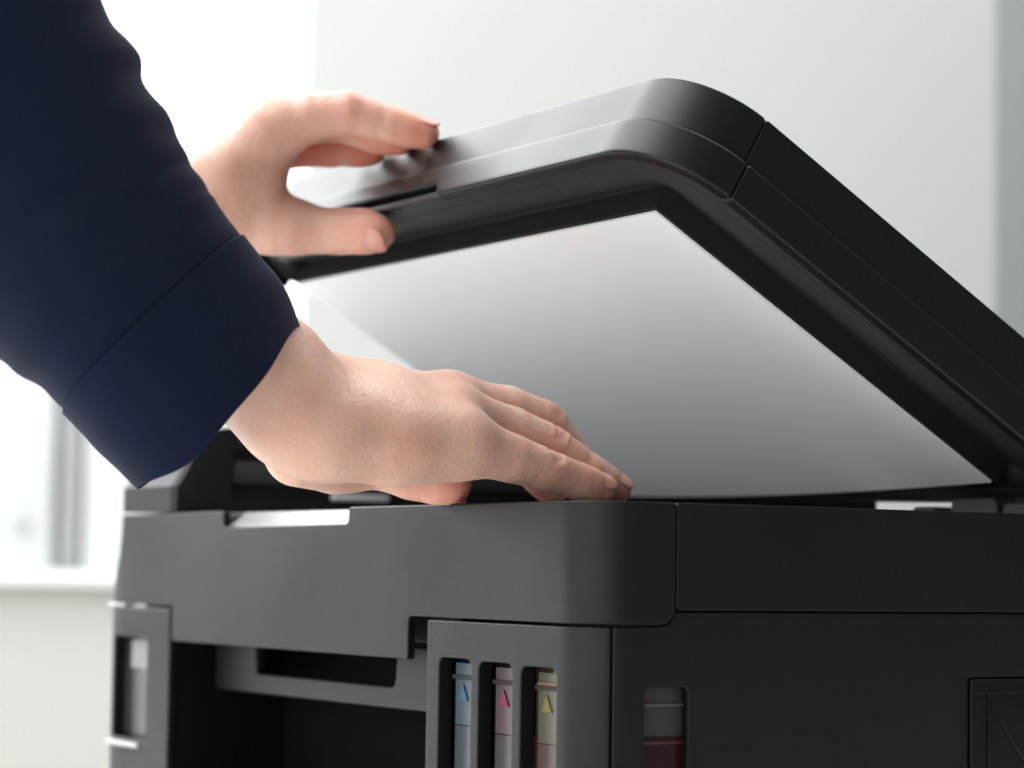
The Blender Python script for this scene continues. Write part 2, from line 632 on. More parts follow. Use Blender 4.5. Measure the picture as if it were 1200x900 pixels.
# rear feeder housing
box('rear_housing', -.428, -.004, .268, .330, -.150, -.0042, PLASTIC, PR, b=.003)

# hinges
box('rear_bracket', -.362, -.1720, .2625, .2675, -.004, .0150, MATTE, PR, b=.001)
hm = mat('hinge_grey', (.040, .040, .041), .5)
for (x0, x1, zt) in ((-.1140, -.0965, .0048), (-.0885, -.0580, .0080), (-.0560, -.0250, .0056), (-.3400, -.3000, .008)):
    pr = rpoly([(x0 - .001, -.004, 0), (x1 + .001, -.004, 0), (x1 - .002, zt, .0022), (x0 + .002, zt, .0022)], 4)
    prism('hinge', pr, .238, .256, lambda x, z, a: (x, a, z), hm, PR, bev=.0006)

# ------------------------------------------------------------------ LID
TH = math.radians(30.08)
DL = np.array((0, -math.cos(TH), math.sin(TH)))
NL = np.array((0, math.sin(TH), math.cos(TH)))


def L(x, v, w):
    p = DL * v + NL * w
    return (x, p[1], p[2])


LID = empty('scanner_lid', L(-.18, -.212, .135), 'raised black scanner lid with a white pad underneath, held up by the far hand', 'scanner lid')
RL = .034
VF = .0418      # front face of the upper shell
LX = -.366


def lmap(off=0.0, r=RL):
    """s: 0 at the start of the right front arc; <0 along the front, > arc along the right side."""
    def fn(s, w, d):
        d = d - off
        front = LX + 2 * r
        if s < LX + 2 * r - 0 and s < (LX + r) + r:   # left of straight part -> left arc
            pass
        xs = s - r                     # x on the straight front
        xl = LX + r
        if s > 0:
            a = s / r
            if a < PI / 2:
                rr = r - d
                return L(-r + rr * math.sin(a), VF - r + rr * math.cos(a), w)
            return L(-d, VF - r - (s - r * PI / 2), w)
        if xs < xl:
            a = (xl - xs) / r
            if a < PI / 2:
                rr = r - d
                return L(xl - rr * math.sin(a), VF - r + rr * math.cos(a), w)
            return L(LX + d, VF - r - (xl - xs - r * PI / 2), w)
        return L(xs, VF - d, w)
    return fn


ARC = RL * PI / 2
sR = ARC                                     # seam right
sLc = LX + RL + RL                           # s where left arc starts
sL = sLc - ARC                               # seam left
WT, WM, WBm = .1597, .1384, .1230
sRb = ARC + .228
sLb = sL - .228
um = lmap(0)
lm = lmap(.0030)
# upper shell pieces
panel('front_shell', rpoly([(sL, WM, .0004), (sR - .0002, WM, .0004), (sR - .0002, WT, .0008), (sL, WT, .0008)], 3), [], um, LIDPL, LID, thick=.003, bev=.0009, step=.0032)
panel('side_shell', rpoly([(sR + .0002, WM, .0004), (sRb, WM, .001), (sRb, WT, .002), (sR + .0002, WT, .0008)], 3), [], um, LIDPL, LID, thick=.003, bev=.0007)
panel('side_shell', rpoly([(sLb, WM, .001), (sL - .0003, WM, .0004), (sL - .0003, WT, .0008), (sLb, WT, .002)], 3), [], um, LIDPL, LID, thick=.003, bev=.0009)
# lower shell pieces, 2.4 mm proud, with the grip cut into the front
gx1, gx0 = -.1635 + RL, -.2720 + RL
wg = WBm + .0065
panel('front_rim', rpoly([(sL, WBm, .0014), (gx0 - .004, WBm, .0014), (gx0 + .0015, wg, .0014), (gx1 - .0015, wg, .0014), (gx1 + .004, WBm, .0014),
                          (sR - .0002, WBm, .0014), (sR - .0002, WM + .0006, .0014), (sL, WM + .0006, .0014)], 3), [], lm, LIDPL, LID, thick=.0050, bev=.0013, step=.0032)
panel('side_rim', rpoly([(sR + .0002, WBm, .0014), (sRb, WBm, .0014), (sRb, WM + .0006, .0014), (sR + .0002, WM + .0006, .0014)], 3), [], lm, LIDPL, LID, thick=.0050, bev=.0013)


def outl(off, r, n=10, left=LX, back=-.186):
    """closed outline of the lid, counter-clockwise seen from above (x, v)"""
    pts = []
    x0, x1, v0, v1 = left - off, 0 + off, back - off, VF + off
    for cx, cv, a0 in ((x1 - r, v1 - r, 0), (x0 + r, v1 - r, PI / 2), (x0 + .006, v0 + .006, PI), (x1 - .006, v0 + .006, 1.5 * PI)):
        rr = r if a0 < PI else .006
        for k in range(n + 1):
            a = a0 + PI / 2 * k / n
            pts.append((cx + rr * math.cos(a), cv + rr * math.sin(a)))
    return pts


def loft(rings, closed_cap=False):
    V = []
    F = []
    n = len(rings[0])
    for r in rings:
        V += r
    for k in range(len(rings) - 1):
        for i in range(n):
            j = (i + 1) % n
            F.append((k * n + i, k * n + j, (k + 1) * n + j, (k + 1) * n + i))
    if closed_cap:
        F.append([(len(rings) - 1) * n + i for i in range(n)])
    return V, F


# underside frame lofted from the rounded lip to the square pad recess
LB = -.2125
A = outl(.0012, RL + .001, left=-.3550, back=LB)
B = outl(-.0425, .003, left=-.3565 - .0385, back=LB - .002)
PX0, PX1, PV0, PV1 = -.3525, -.0445, -.1885, .0095


def inner():
    pts = []
    r = .002
    for cx, cv, a0 in ((PX1 - r, PV1 - r, 0), (PX0 + r, PV1 - r, PI / 2), (PX0 + r, PV0 + r, PI), (PX1 - r, PV0 + r, 1.5 * PI)):
        for k in range(11):
            a = a0 + PI / 2 * k / 10
            pts.append((cx + r * math.cos(a), cv + r * math.sin(a)))
    return pts


B = inner()
rings = []
for t, w in ((0, .1260), (.001, .1242), (.02, .1236), (.05, .1246), (.06, .1254), (.30, .1258), (.33, .1262), (.335, .1267), (.45, .1270), (.60, .1280), (.72, .1296), (.82, .1322), (.90, .1348), (1.0, .1352)):
    ring = []
    for (ax, av), (bx, bv) in zip(A, B):
        x = ax + (bx - ax) * t
        v = av + (bv - av) * t
        ww = w
        if v < -.19:
            ww = w + min(1, (-.19 - v) / .016) * .0052
        if x < -.345 and v < .012:
            ww += min(1, (.012 - v) / .02) * .009 * max(0, 1 - t)
        ring.append(L(x, v, ww))
    rings.append(ring)
V, F = loft(rings)
mk('underside_frame', V, F, INNER, LID, angle=50)
# core slab + top plate
core = [(x, v) for x, v in outl(-.0022, RL - .002, left=LX, back=-.2115)]
V, F = loft([[L(x, v, .1354) for x, v in core], [L(x, v, .1586) for x, v in core]])
n = len(core)
F += [list(range(n))[::-1], [n + i for i in range(n)]]
mk('core', V, F, MATTE, LID)
top = outl(-.0012, RL - .001, left=LX, back=-.2130)
V, F = loft([[L(x, v, .1588) for x, v in top], [L(x, v, .1600) for x, v in inset(top, .0008)]], True)
mk('top_plate', V, F, LIDPL, LID)
# foam and pad
foam = [(PX0 + .0002, PV0), (PX1 + .0016, PV0), (PX1 + .0016, PV1 + .0012), (PX0 + .0002, PV1 + .0012)]
bm_ = []


def slab(name, x0, x1, v0, v1, wf, wb, material, parent, nx=40, nv=30, sag=None):
    V = []
    F = []
    for i in range(nx + 1):
        for j in range(nv + 1):
            x = x0 + (x1 - x0) * i / nx
            v = v0 + (v1 - v0) * j / nv
            V.append(L(x, v, wf + (sag(x, v) if sag else 0)))
    for i in range(nx):
        for j in range(nv):
            a = i * (nv + 1) + j
            F.append((a, a + 1, a + nv + 2, a + nv + 1))
    b = len(V)
    rim = [i * (nv + 1) for i in range(nx + 1)] + [nx * (nv + 1) + j for j in range(1, nv + 1)] + \
          [i * (nv + 1) + nv for i in range(nx - 1, -1, -1)] + [j for j in range(nv - 1, 0, -1)]
    for q in rim:
        i, j = divmod(q, nv + 1)
        V.append(L(x0 + (x1 - x0) * i / nx, v0 + (v1 - v0) * j / nv, wb))
    n = len(rim)
    for k in range(n):
        F.append((rim[k], rim[(k + 1) % n], b + (k + 1) % n, b + k))
    F.append([b + k for k in range(n)])
    return mk(name, V, F, material, parent, angle=40)


def sag(x, v):
    t = (x + .2) / .15
    k = max(0, 1 - t * t)
    q = max(0, min(1, (-.08 - v) / .105))
    return -.0030 * k * q * q


slab('pad_backing', PX0 + .001, PX1 + .0006, PV0, PV1 + .0004, .1246, .1352, FOAM, LID, nx=20, nv=16, sag=sag)
slab('white_pad', PX0 + .0012, PX1 - .0012, PV0 + .002, PV1 - .0014, .1236, .12455, PADW, LID, sag=sag)

# ================================================================== PERSON (two hands, two sleeves)


def px3(x, y, X):
    """point on the plane at X seen in the direction (x, y) of the survey picture, mm"""
    r = RC.T @ np.array([(x - 600) / 2944.88, (y - 450) / 2944.88, 1.0])
    t = (X - CAMP[0]) / r[0]
    return (CAMP + t * r) * 1000


class Grid:
    def __init__(s, lo, hi, h):
        s.lo = np.array(lo, float)
        s.h = h
        s.n = np.ceil((np.array(hi) - s.lo) / h).astype(int) + 1

    def new(s):
        return np.full(s.n, 1e3, np.float32)

    def sub(s, lo, hi):
        a = np.clip(np.floor((lo - s.lo) / s.h).astype(int), 0, s.n)
        b = np.clip(np.ceil((hi - s.lo) / s.h).astype(int) + 1, 0, s.n)
        sl = tuple(slice(a[i], b[i]) for i in range(3))
        ax = [(s.lo[i] + s.h * np.arange(a[i], b[i])).astype(np.float32) for i in range(3)]
        return sl, ax


def smin(a, b, k):
    h = np.clip(.5 + .5 * (b - a) / k, 0, 1)
    return b + (a - b) * h - k * h * (1 - h)


def cone(G, F, a, b, ra, rb, k, carve=False):
    a = np.array(a, np.float32)
    b = np.array(b, np.float32)
    R = max(ra, rb) + k + 3
    lo = np.minimum(a, b) - R
    hi = np.maximum(a, b) + R
    sl, (x, y, z) = G.sub(lo, hi)
    if min(len(x), len(y), len(z)) == 0:
        return
    X = x[:, None, None] - a[0]
    Y = y[None, :, None] - a[1]
    Z = z[None, None, :] - a[2]
    d = b - a
    L2 = float(d @ d) + 1e-6
    t = np.clip((X * d[0] + Y * d[1] + Z * d[2]) / L2, 0, 1)
    D = np.sqrt((X - t * d[0]) ** 2 + (Y - t * d[1]) ** 2 + (Z - t * d[2]) ** 2) - (ra + (rb - ra) * t)
    if carve:
        F[sl] = -smin(-F[sl], D, k)
    else:
        F[sl] = smin(F[sl], D, k)


def surface_nets(F, lo, h):
    ins = F < 0
    nx, ny, nz = F.shape
    c = [(i, j, k) for i in (0, 1) for j in (0, 1) for k in (0, 1)]
    cell = np.zeros((nx - 1, ny - 1, nz - 1), np.int8)
    for i, j, k in c:
        cell += ins[i:nx - 1 + i, j:ny - 1 + j, k:nz - 1 + k]
    act = (cell > 0) & (cell < 8)
    idx = np.full(act.shape, -1, np.int64)
    P = np.argwhere(act)
    idx[act] = np.arange(len(P))
    acc = np.zeros((len(P), 3))
    cnt = np.zeros(len(P))
    for ax in range(3):
        o = [q for q in range(3) if q != ax]
        for u in (0, 1):
            for v in (0, 1):
                s = np.zeros(3, int)
                s[o[0]] = u
                s[o[1]] = v
                e = s.copy()
                e[ax] = 1
                p0 = P + s
                p1 = P + e
                f0 = F[p0[:, 0], p0[:, 1], p0[:, 2]]
                f1 = F[p1[:, 0], p1[:, 1], p1[:, 2]]
                m = (f0 < 0) != (f1 < 0)
                t = np.zeros(len(P))
                t[m] = f0[m] / (f0[m] - f1[m])
                q = s + np.zeros((len(P), 3))
                q[:, ax] = t
                acc[m] += q[m]
                cnt[m] += 1
    V = lo + h * (P + acc / cnt[:, None])
    Q = []
    for ax in range(3):
        o = [q for q in range(3) if q != ax]
        sl0 = [slice(1, -1)] * 3
        sl1 = [slice(1, -1)] * 3
        sl0[ax] = slice(0, -1)
        sl1[ax] = slice(1, None)
        a = ins[tuple(sl0)]
        b = ins[tuple(sl1)]
        m = a != b
        E = np.argwhere(m)
        fl = a[m]
        off = np.ones(3, int)
        off[ax] = 0
        E = E + off
        q = []
        for u, v in ((1, 1), (0, 1), (0, 0), (1, 0)):
            s = np.zeros(3, int)
            s[o[0]] = -u
            s[o[1]] = -v
            w = E + s
            q.append(idx[w[:, 0], w[:, 1], w[:, 2]])
        q = np.stack(q, 1)
        if ax == 1:
            fl = ~fl
        q[~fl] = q[~fl][:, ::-1]
        Q.append(q)
    return V, np.concatenate(Q)


def boxblur(F, w, n):
    A = np.clip(F, -14, 14)
    r = w // 2
    for _ in range(n):
        for ax in range(3):
            pad = [(0, 0)] * 3
            pad[ax] = (r + 1, r)
            c = np.cumsum(np.pad(A, pad, mode='edge').astype(np.float64), axis=ax)
            hi = [slice(None)] * 3
            lo = [slice(None)] * 3
            hi[ax] = slice(w, None)
            lo[ax] = slice(0, -w)
            A = ((c[tuple(hi)] - c[tuple(lo)]) / w).astype(np.float32)
    A[F > 500] = 1e3
    return A


def chain(G, base, pts, kbase, k=3.5, bulge=True):
    """a finger: own field, blended to the palm with kbase"""
    F = G.new()
    for (a, ra), (b, rb) in zip(pts[:-1], pts[1:]):
        cone(G, F, a, b, ra, rb, k)
    return F


def finger(G, pts, out):
    F = G.new()
    P = [np.array(p) for p, r in pts]
    Rr = [r for p, r in pts]
    for i in range(len(P) - 1):
        a, b, ra, rb = P[i], P[i + 1], Rr[i], Rr[i + 1]
        m = (a + b) / 2
        rm = (ra + rb) / 2 * (.955 if i < len(P) - 2 else 1.0)
        d = (b - a) / np.linalg.norm(b - a)
        # pulp sags a little to the palm side
        cone(G, F, a, m, ra, rm, 3)
        cone(G, F, m, b, rm, rb, 3)
    out.append(F)
    return P, Rr


def nail(name, tip, prev, r, dors, parent, wf=.88, ln=1.9, material=None, back=1.1):
    tip = np.array(tip)
    prev = np.array(prev)
    d = (tip - prev) / np.linalg.norm(tip - prev)
    n = np.array(dors, float)
    n -= d * (n @ d)
    n /= np.linalg.norm(n)
    s = np.cross(d, n)
    V = []
    F = []
    nu, nv = 12, 14
    Lg = r * ln
    for j in range(nv + 1):
        t = j / nv
        along = -r * back + Lg * t
        # follow the round fingertip downwards
        ov = max(0, along - 0)
        rr = math.sqrt(max(0, r * r - (ov * .72) ** 2)) + .42
        wmax = wf * (math.sin(min(1, t / .28) * PI / 2) ** .6) * (1 if t < .72 else math.cos((t - .72) / .28 * PI / 2 * .86) ** .55)
        for i in range(nu + 1):
            u = (i / nu * 2 - 1) * wmax
            c = math.cos(u)
            V.append(tip + d * along + (n * c * rr + s * math.sin(u) * rr) * 1.0)
    for j in range(nv):
        for i in range(nu):
            a = j * (nu + 1) + i
            F.append((a, a + 1, a + nu + 2, a + nu + 1))
    o = mk(name, np.array(V) / 1000, F, material, parent, angle=80)
    md = o.modifiers.new('s', 'SOLIDIFY')
    md.thickness = .0006
    md.offset = -.6
    return o


def skin_mat():
    ma = bpy.data.materials.new('skin')
    ma.use_nodes = True
    nt = ma.node_tree
    N = nt.nodes
    Lk = nt.links
    b = N['Principled BSDF']
    tc = N.new('ShaderNodeTexCoord')

    def noise(scale, detail=4, rough=.5):
        n = N.new('ShaderNodeTexNoise')
        n.inputs['Scale'].default_value = scale
        n.inputs['Detail'].default_value = detail
        n.inputs['Roughness'].default_value = rough
        Lk.new(tc.outputs['Object'], n.inputs['Vector'])
        return n
    n1 = noise(38, 5, .6)
    cr = N.new('ShaderNodeValToRGB')
    cr.color_ramp.elements[0].position = .32
    cr.color_ramp.elements[0].color = (.57, .325, .25, 1)
    cr.color_ramp.elements[1].position = .68
    cr.color_ramp.elements[1].color = (.68, .445, .355, 1)
    Lk.new(n1.outputs['Fac'], cr.inputs['Fac'])
    at = N.new('ShaderNodeAttribute')
    at.attribute_name = 'red'
    mx = N.new('ShaderNodeMix')
    mx.data_type = 'RGBA'
    Lk.new(at.outputs['Fac'], mx.inputs[0])
    Lk.new(cr.outputs['Color'], mx.inputs[6])
    mx.inputs[7].default_value = (.70, .24, .17, 1)
    Lk.new(mx.outputs[2], b.inputs['Base Color'])
    b.inputs['Roughness'].default_value = .42
    b.inputs['Specular IOR Level'].default_value = .45
    b.inputs['Subsurface Weight'].default_value = 1
    b.inputs['Subsurface Radius'].default_value = (1.0, .35, .2)
    b.inputs['Subsurface Scale'].default_value = .0035
    # pores and fine lines
    vo = N.new('ShaderNodeTexVoronoi')
    vo.inputs['Scale'].default_value = 620
    Lk.new(tc.outputs['Object'], vo.inputs['Vector'])
    n2 = noise(240, 4, .6)
    wv = N.new('ShaderNodeTexNoise')
    mp = N.new('ShaderNodeMapping')
    mp.inputs['Rotation'].default_value = (.5, .2, .3)
    mp.inputs['Scale'].default_value = (120, 900, 200)
    Lk.new(tc.outputs['Object'], mp.inputs['Vector'])
    Lk.new(mp.outputs[0], wv.inputs['Vector'])
    wv.inputs['Scale'].default_value = 1
    m1 = N.new('ShaderNodeMath')
    m1.operation = 'MULTIPLY_ADD'
    Lk.new(vo.outputs['Distance'], m1.inputs[0])
    m1.inputs[1].default_value = .55
    Lk.new(n2.outputs['Fac'], m1.inputs[2])
    m2 = N.new('ShaderNodeMath')
    m2.operation = 'MULTIPLY_ADD'
    Lk.new(wv.outputs['Fac'], m2.inputs[0])
    m2.inputs[1].default_value = .5
    Lk.new(m1.outputs[0], m2.inputs[2])
    bp = N.new('ShaderNodeBump')
    bp.inputs['Strength'].default_value = .65
    bp.inputs['Distance'].default_value = .0004
    Lk.new(m2.outputs[0], bp.inputs['Height'])
    Lk.new(bp.outputs['Normal'], b.inputs['Normal'])
    return ma


SKIN = skin_mat()
NAIL = mat('fingernail', (.66, .33, .26), .25, .45)
NAIL.node_tree.nodes['Principled BSDF'].inputs['Subsurface Weight'].default_value = .6
NAIL.node_tree.nodes['Principled BSDF'].inputs['Subsurface Scale'].default_value = .002

PERSON = empty('person', (-.15, -.25, .05), 'person in navy sleeves, one hand flat on the glass, the other lifting the lid', 'person')

# ---- right hand (nearer the camera, resting on the glass)
GR = Grid((-165, -150, -1), (-55, 84, 112), .8)
palm = GR.new()
wr0 = px3(343, 474, -.099)
e = np.array((-.86, 0, .50))        # towards the thumb side
nrm = np.array((.50, -.06, .86))    # back of the hand
fo = px3(240, 366, -.092)
for t in (-9, 0, 9):
    cone(GR, palm, fo + e * t * 1.1 + (fo - wr0) * .9, wr0 + (fo - wr0) * .25 + e * t * .85, 21, 17.0, 10)
    cone(GR, palm, wr0 + (fo - wr0) * .25 + e * t * .85, wr0 + e * t * .9, 17.0, 15.6, 10)
MC = {'pinky': (px3(537, 520, -.079), 11.4), 'ring': (px3(530, 494, -.096), 12.0), 'mid': (px3(526, 478, -.113), 12.2), 'index': (px3(512, 483, -.131), 12.2)}
for i, (kk, t) in enumerate((('pinky', -12), ('ring', -4), ('mid', 4), ('index', 12))):
    p, r = MC[kk]
    w = wr0 + e * t
    mdl = (w * .45 + p * .55) - nrm * (1.5 if i < 1 else -.2)
    cone(GR, palm, w, mdl, 16.5, 13.8, 9)
    cone(GR, palm, mdl, p, 13.8, r, 7)
# hypothenar, thenar, palm filling
cone(GR, palm, px3(338, 497, -.088), px3(380, 516, -.084), 14.5, 13.4, 9)
cone(GR, palm, px3(380, 516, -.084), px3(480, 525, -.080), 13.4, 11.3, 8)
cone(GR, palm, px3(470, 526, -.079), MC['pinky'][0], 11.6, 11.6, 8)
cone(GR, palm, px3(480, 525, -.100), px3(420, 520, -.100), 12, 14, 8)
th = GR.new()
cone(GR, th, px3(350, 529, -.114), px3(393, 542, -.122), 13.0, 11.4, 6)
cone(GR, th, px3(393, 540, -.122), px3(414, 542, -.122), 11.4, 10.4, 3)
cone(GR, th, px3(414, 542, -.122), px3(440, 541, -.121), 10.4, 8.4, 3)
# webs and knuckle mounds
cone(GR, palm, MC['pinky'][0], MC['ring'][0], 11.4, 12.0, 6)
cone(GR, palm, MC['ring'][0], MC['mid'][0], 12.0, 12.6, 6)
cone(GR, palm, MC['mid'][0], MC['index'][0], 12.6, 12.6, 6)
cone(GR, palm, px3(430, 494, -.088), px3(515, 508, -.086), 12.5, 10.5, 9)
# ulnar head at the wrist
cone(GR, palm, px3(336, 410, -.092), px3(350, 424, -.092), 10.0, 9.2, 7)
palm = smin(boxblur(palm, 9, 3) - .75, th, 2.5)
fields = []
FG = {}
FG['pinky'] = finger(GR, [MC['pinky'], (px3(570, 528, -.078), 9.8), (px3(602, 538, -.077), 8.6), (px3(641, 551, -.076), 7.7), (px3(677, 564, -.076), 6.7), (px3(703, 573, -.0765), 6.0)], fields)
FG['ring'] = finger(GR, [MC['ring'], (px3(566, 499, -.095), 10.4), (px3(600, 507, -.094), 9.4), (px3(644, 523, -.092), 8.3), (px3(690, 554, -.0895), 7.1), (px3(722, 573, -.0885), 6.1)], fields)
FG['mid'] = finger(GR, [MC['mid'], (px3(563, 481, -.1125), 10.8), (px3(595, 483, -.112), 9.8), (px3(638, 496, -.111), 8.7), (px3(675, 540, -.109), 7.2), (px3(694, 572, -.107), 6.3)], fields)
FG['index'] = finger(GR, [MC['index'], (px3(572, 500, -.134), 9.8), (px3(603, 520, -.137), 8.6), (px3(628, 552, -.136), 7.3), (px3(647, 574, -.134), 6.6)], fields)
tf = []
FG['thumb'] = finger(GR, [(px3(436, 541, -.120), 9.4), (px3(482, 558, -.113), 8.6), (px3(515, 566, -.107), 8.0), (px3(530, 568, -.1045), 7.4)], tf)
tot = palm.copy()
for Ff in fields:
    tot = np.minimum(tot, smin(palm, Ff, 4.5))
tot = smin(tot, smin(th, tf[0], 5), 2.0)
# creases over the middle joints and at the knuckle webs
for kk, i, m_ in (('pinky', 3, 3), ('ring', 3, 3), ('mid', 3, 3)):
    P, Rr = FG[kk]
    d = P[i + 1] - P[i - 1]
    d /= np.linalg.norm(d)
    n = nrm - d * (nrm @ d)
    n /= np.linalg.norm(n)
    s = np.cross(d, n)
    for q in range(m_):
        o_ = (q - (m_ - 1) / 2) * 1.9
        c_ = P[i] + d * o_
        r_ = Rr[i] + .15
        prev = None
        for a_ in np.linspace(-.75, .75, 7):
            pt = c_ + (n * math.cos(a_) + s * math.sin(a_)) * r_ + d * .5 * math.sin(a_ * 3 + q)
            if prev is not None:
                cone(GR, tot, prev, pt, .20, .20, 1.3, carve=True)
            prev = pt
for _ in range(1):
    s_ = tot.copy()
    s_[1:-1, 1:-1, 1:-1] = (tot[1:-1, 1:-1, 1:-1] * 2 + (tot[2:, 1:-1, 1:-1] + tot[:-2, 1:-1, 1:-1] + tot[1:-1, 2:, 1:-1] + tot[1:-1, :-2, 1:-1] + tot[1:-1, 1:-1, 2:] + tot[1:-1, 1:-1, :-2])) / 8
    tot = s_
VR, QR = surface_nets(tot, GR.lo, GR.h)

# ---- left hand (further away, lifting the lid)
GL = Grid((-345, -175, 85), (-175, 66, 190), 1.0)
palm = GL.new()
wl = px3(180, 292, -.284)
el = px3(40, 262, -.275)
for t in (-8, 8):
    tt = np.array((t, 0, 0.))
    cone(GL, palm, el + tt * 1.3, wl + tt, 21, 17, 10)
ML = {'index': (px3(324, 150, -.236), 12.6), 'mid': (px3(316, 150, -.256), 12.6), 'ring': (px3(306, 158, -.275), 12), 'pinky': (px3(296, 170, -.291), 11)}
for i, (kk, t) in enumerate((('index', 12), ('mid', 4), ('ring', -4), ('pinky', -12))):
    p, r = ML[kk]
    w = wl + np.array((t, 0, 4.))
    mdl = w * .45 + p * .55
    cone(GL, palm, w, mdl, 16.5, 15.5, 9)
    cone(GL, palm, mdl, p, 15.5, r, 8)
th = GL.new()
cone(GL, th, px3(222, 262, -.272), px3(300, 258, -.256), 17, 13.5, 8)
cone(GL, th, px3(300, 258, -.256), px3(340, 265, -.246), 13.5, 11.3, 6)
palm = smin(palm, th, 12)
cone(GL, palm, px3(262, 235, -.258), px3(303, 215, -.248), 14, 10.0, 9)
cone(GL, palm, px3(300, 205, -.246), px3(318, 172, -.243), 9.0, 10.0, 8)
fields = []
FL = {}
FL['index'] = finger(GL, [ML['index'], (px3(365, 137, -.224), 9.8), (px3(410, 132, -.213), 8.9), (px3(462, 147, -.203), 7.6), (px3(497, 157, -.1965), 6.7)], fields)
FL['mid'] = finger(GL, [ML['mid'], (px3(355, 143, -.246), 9.8), (px3(398, 142, -.238), 8.8), (px3(440, 158, -.226), 7.6), (px3(468, 164, -.219), 6.8)], fields)
FL['ring'] = finger(GL, [ML['ring'], (px3(335, 172, -.266), 9.4), (px3(375, 172, -.258), 8.2), (px3(412, 175, -.248), 7.2), (px3(436, 177, -.242), 6.4)], fields)
FL['pinky'] = finger(GL, [ML['pinky'], (px3(320, 178, -.284), 8.4), (px3(350, 176, -.279), 7.3), (px3(380, 177, -.272), 6.5), (px3(398, 180, -.267), 5.8)], fields)
FL['thumb'] = finger(GL, [(px3(330, 264, -.248), 11.6), (px3(372, 270, -.238), 9.6), (px3(400, 271, -.231), 9.6), (px3(425, 271, -.223), 9.3), (px3(442, 272, -.217), 8.0)], tf2 := [])
tot = palm.copy()
for Ff in fields:
    tot = np.minimum(tot, smin(palm, Ff, 6))
tot = smin(tot, smin(palm, tf2[0], 7), .5)
s_ = tot.copy()
s_[1:-1, 1:-1, 1:-1] = (tot[1:-1, 1:-1, 1:-1] * 2 + (tot[2:, 1:-1, 1:-1] + tot[:-2, 1:-1, 1:-1] + tot[1:-1, 2:, 1:-1] + tot[1:-1, :-2, 1:-1] + tot[1:-1, 1:-1, 2:] + tot[1:-1, 1:-1, :-2])) / 8
tot = s_
VL, QL = surface_nets(tot, GL.lo, GL.h)

V = np.concatenate([VR, VL]) / 1000
Q = np.concatenate([QR, QL + len(VR)])


def bulk(name, V, Q, material, parent):
    c = (V.min(0) + V.max(0)) / 2
    me = bpy.data.meshes.new(name)
    me.vertices.add(len(V))
    me.vertices.foreach_set('co', (V - c).astype(np.float32).ravel())
    me.loops.add(Q.size)
    me.loops.foreach_set('vertex_index', Q.ravel().astype(np.int32))
    me.polygons.add(len(Q))
    me.polygons.foreach_set('loop_start', (np.arange(len(Q)) * 4).astype(np.int32))
    me.update(calc_edges=True)
    me.validate()
    me.materials.append(material)
    me.shade_smooth()
    o = bpy.data.objects.new(name, me)
    COL.objects.link(o)
    o.parent = parent
    o.location = Vector(c) - wloc(parent)
    return o


body = bulk('body', V, Q, SKIN, PERSON)
sm = body.modifiers.new('smooth', 'CORRECTIVE_SMOOTH') if False else body.modifiers.new('smooth', 'SMOOTH')
sm.factor = .5
sm.iterations = 2
# redness of knuckles, fingertips and inner finger sides (skin colour, stays put)
red = np.zeros(len(V))
Vm = V * 1000
for D_, lst in ((FG, (('pinky', 5, 7, .45), ('ring', 5, 7, .45), ('mid', 5, 7, .4), ('pinky', 3, 6, .35), ('ring', 3, 7, .4), ('mid', 3, 7, .3), ('thumb', 3, 14, .6), ('thumb', 2, 10, .45), ('index', 4, 8, .6), ('mid', 0, 9, .2))),
                (FL, (('index', 4, 9, .8), ('index', 2, 9, .3), ('mid', 4, 11, .9), ('mid', 3, 11, .6), ('mid', 2, 10, .7), ('ring', 2, 14, 1), ('ring', 1, 12, .9), ('ring', 4, 12, 1), ('thumb', 4, 10, .45)))):
    for kk, i, sg, am in lst:
        c_ = D_[kk][0][i]
        red = np.maximum(red, am * np.exp(-((Vm - c_) ** 2).sum(1) / (2 * sg * sg)))
ra = body.data.attributes.new('red', 'FLOAT', 'POINT')
ra.data.foreach_set('value', red.astype(np.float32))

P, Rr = FG['pinky']
nail('fingernail', P[5], P[4], Rr[5], (.62, .0, .78), body, material=NAIL)
P, Rr = FG['ring']
nail('fingernail', P[5], P[4], Rr[5], (.45, .05, .85), body, material=NAIL)
P, Rr = FG['mid']
nail('fingernail', P[5], P[4], Rr[5], (.3, .6, .5), body, material=NAIL)
P, Rr = FG['thumb']
nail('fingernail', P[3], P[2], Rr[3], (-.3, -.2, -.6), body, material=NAIL)
P, Rr = FL['thumb']
nail('fingernail', P[4], P[3], Rr[4] + .4, (.60, -.25, -.62), body, material=NAIL, back=1.0, ln=1.85)
P, Rr = FL['index']
nail('fingernail', P[4], P[3], Rr[4], (.05, -.2, .95), body, material=NAIL)

# ---- sleeves
NAVY = mat('navy_shirt_cloth', (.0022, .0056, .0210), .85, .2, sheen=.03)
nt = NAVY.node_tree
tcn = nt.nodes.new('ShaderNodeTexCoord')
hgt = None
for sc_, dist, ax in ((1500, .5, 'X'), (1500, .5, 'Z')):
    w_ = nt.nodes.new('ShaderNodeTexWave')
    w_.inputs['Scale'].default_value = sc_ / 1.2
    w_.inputs['Distortion'].default_value = dist
    w_.bands_direction = ax
    nt.links.new(tcn.outputs['Object'], w_.inputs['Vector'])
    if hgt is None:
        hgt = w_
    else:
        ad = nt.nodes.new('ShaderNodeMath')
        nt.links.new(hgt.outputs['Fac'], ad.inputs[0])
        nt.links.new(w_.outputs['Fac'], ad.inputs[1])
        bp = nt.nodes.new('ShaderNodeBump')
        bp.inputs['Strength'].default_value = .12
        bp.inputs['Distance'].default_value = .0001
        nt.links.new(ad.outputs[0], bp.inputs['Height'])
        nt.links.new(bp.outputs['Normal'], nt.nodes['Principled BSDF'].inputs['Normal'])

VIEW = RC[2]
UPV = -RC[1]


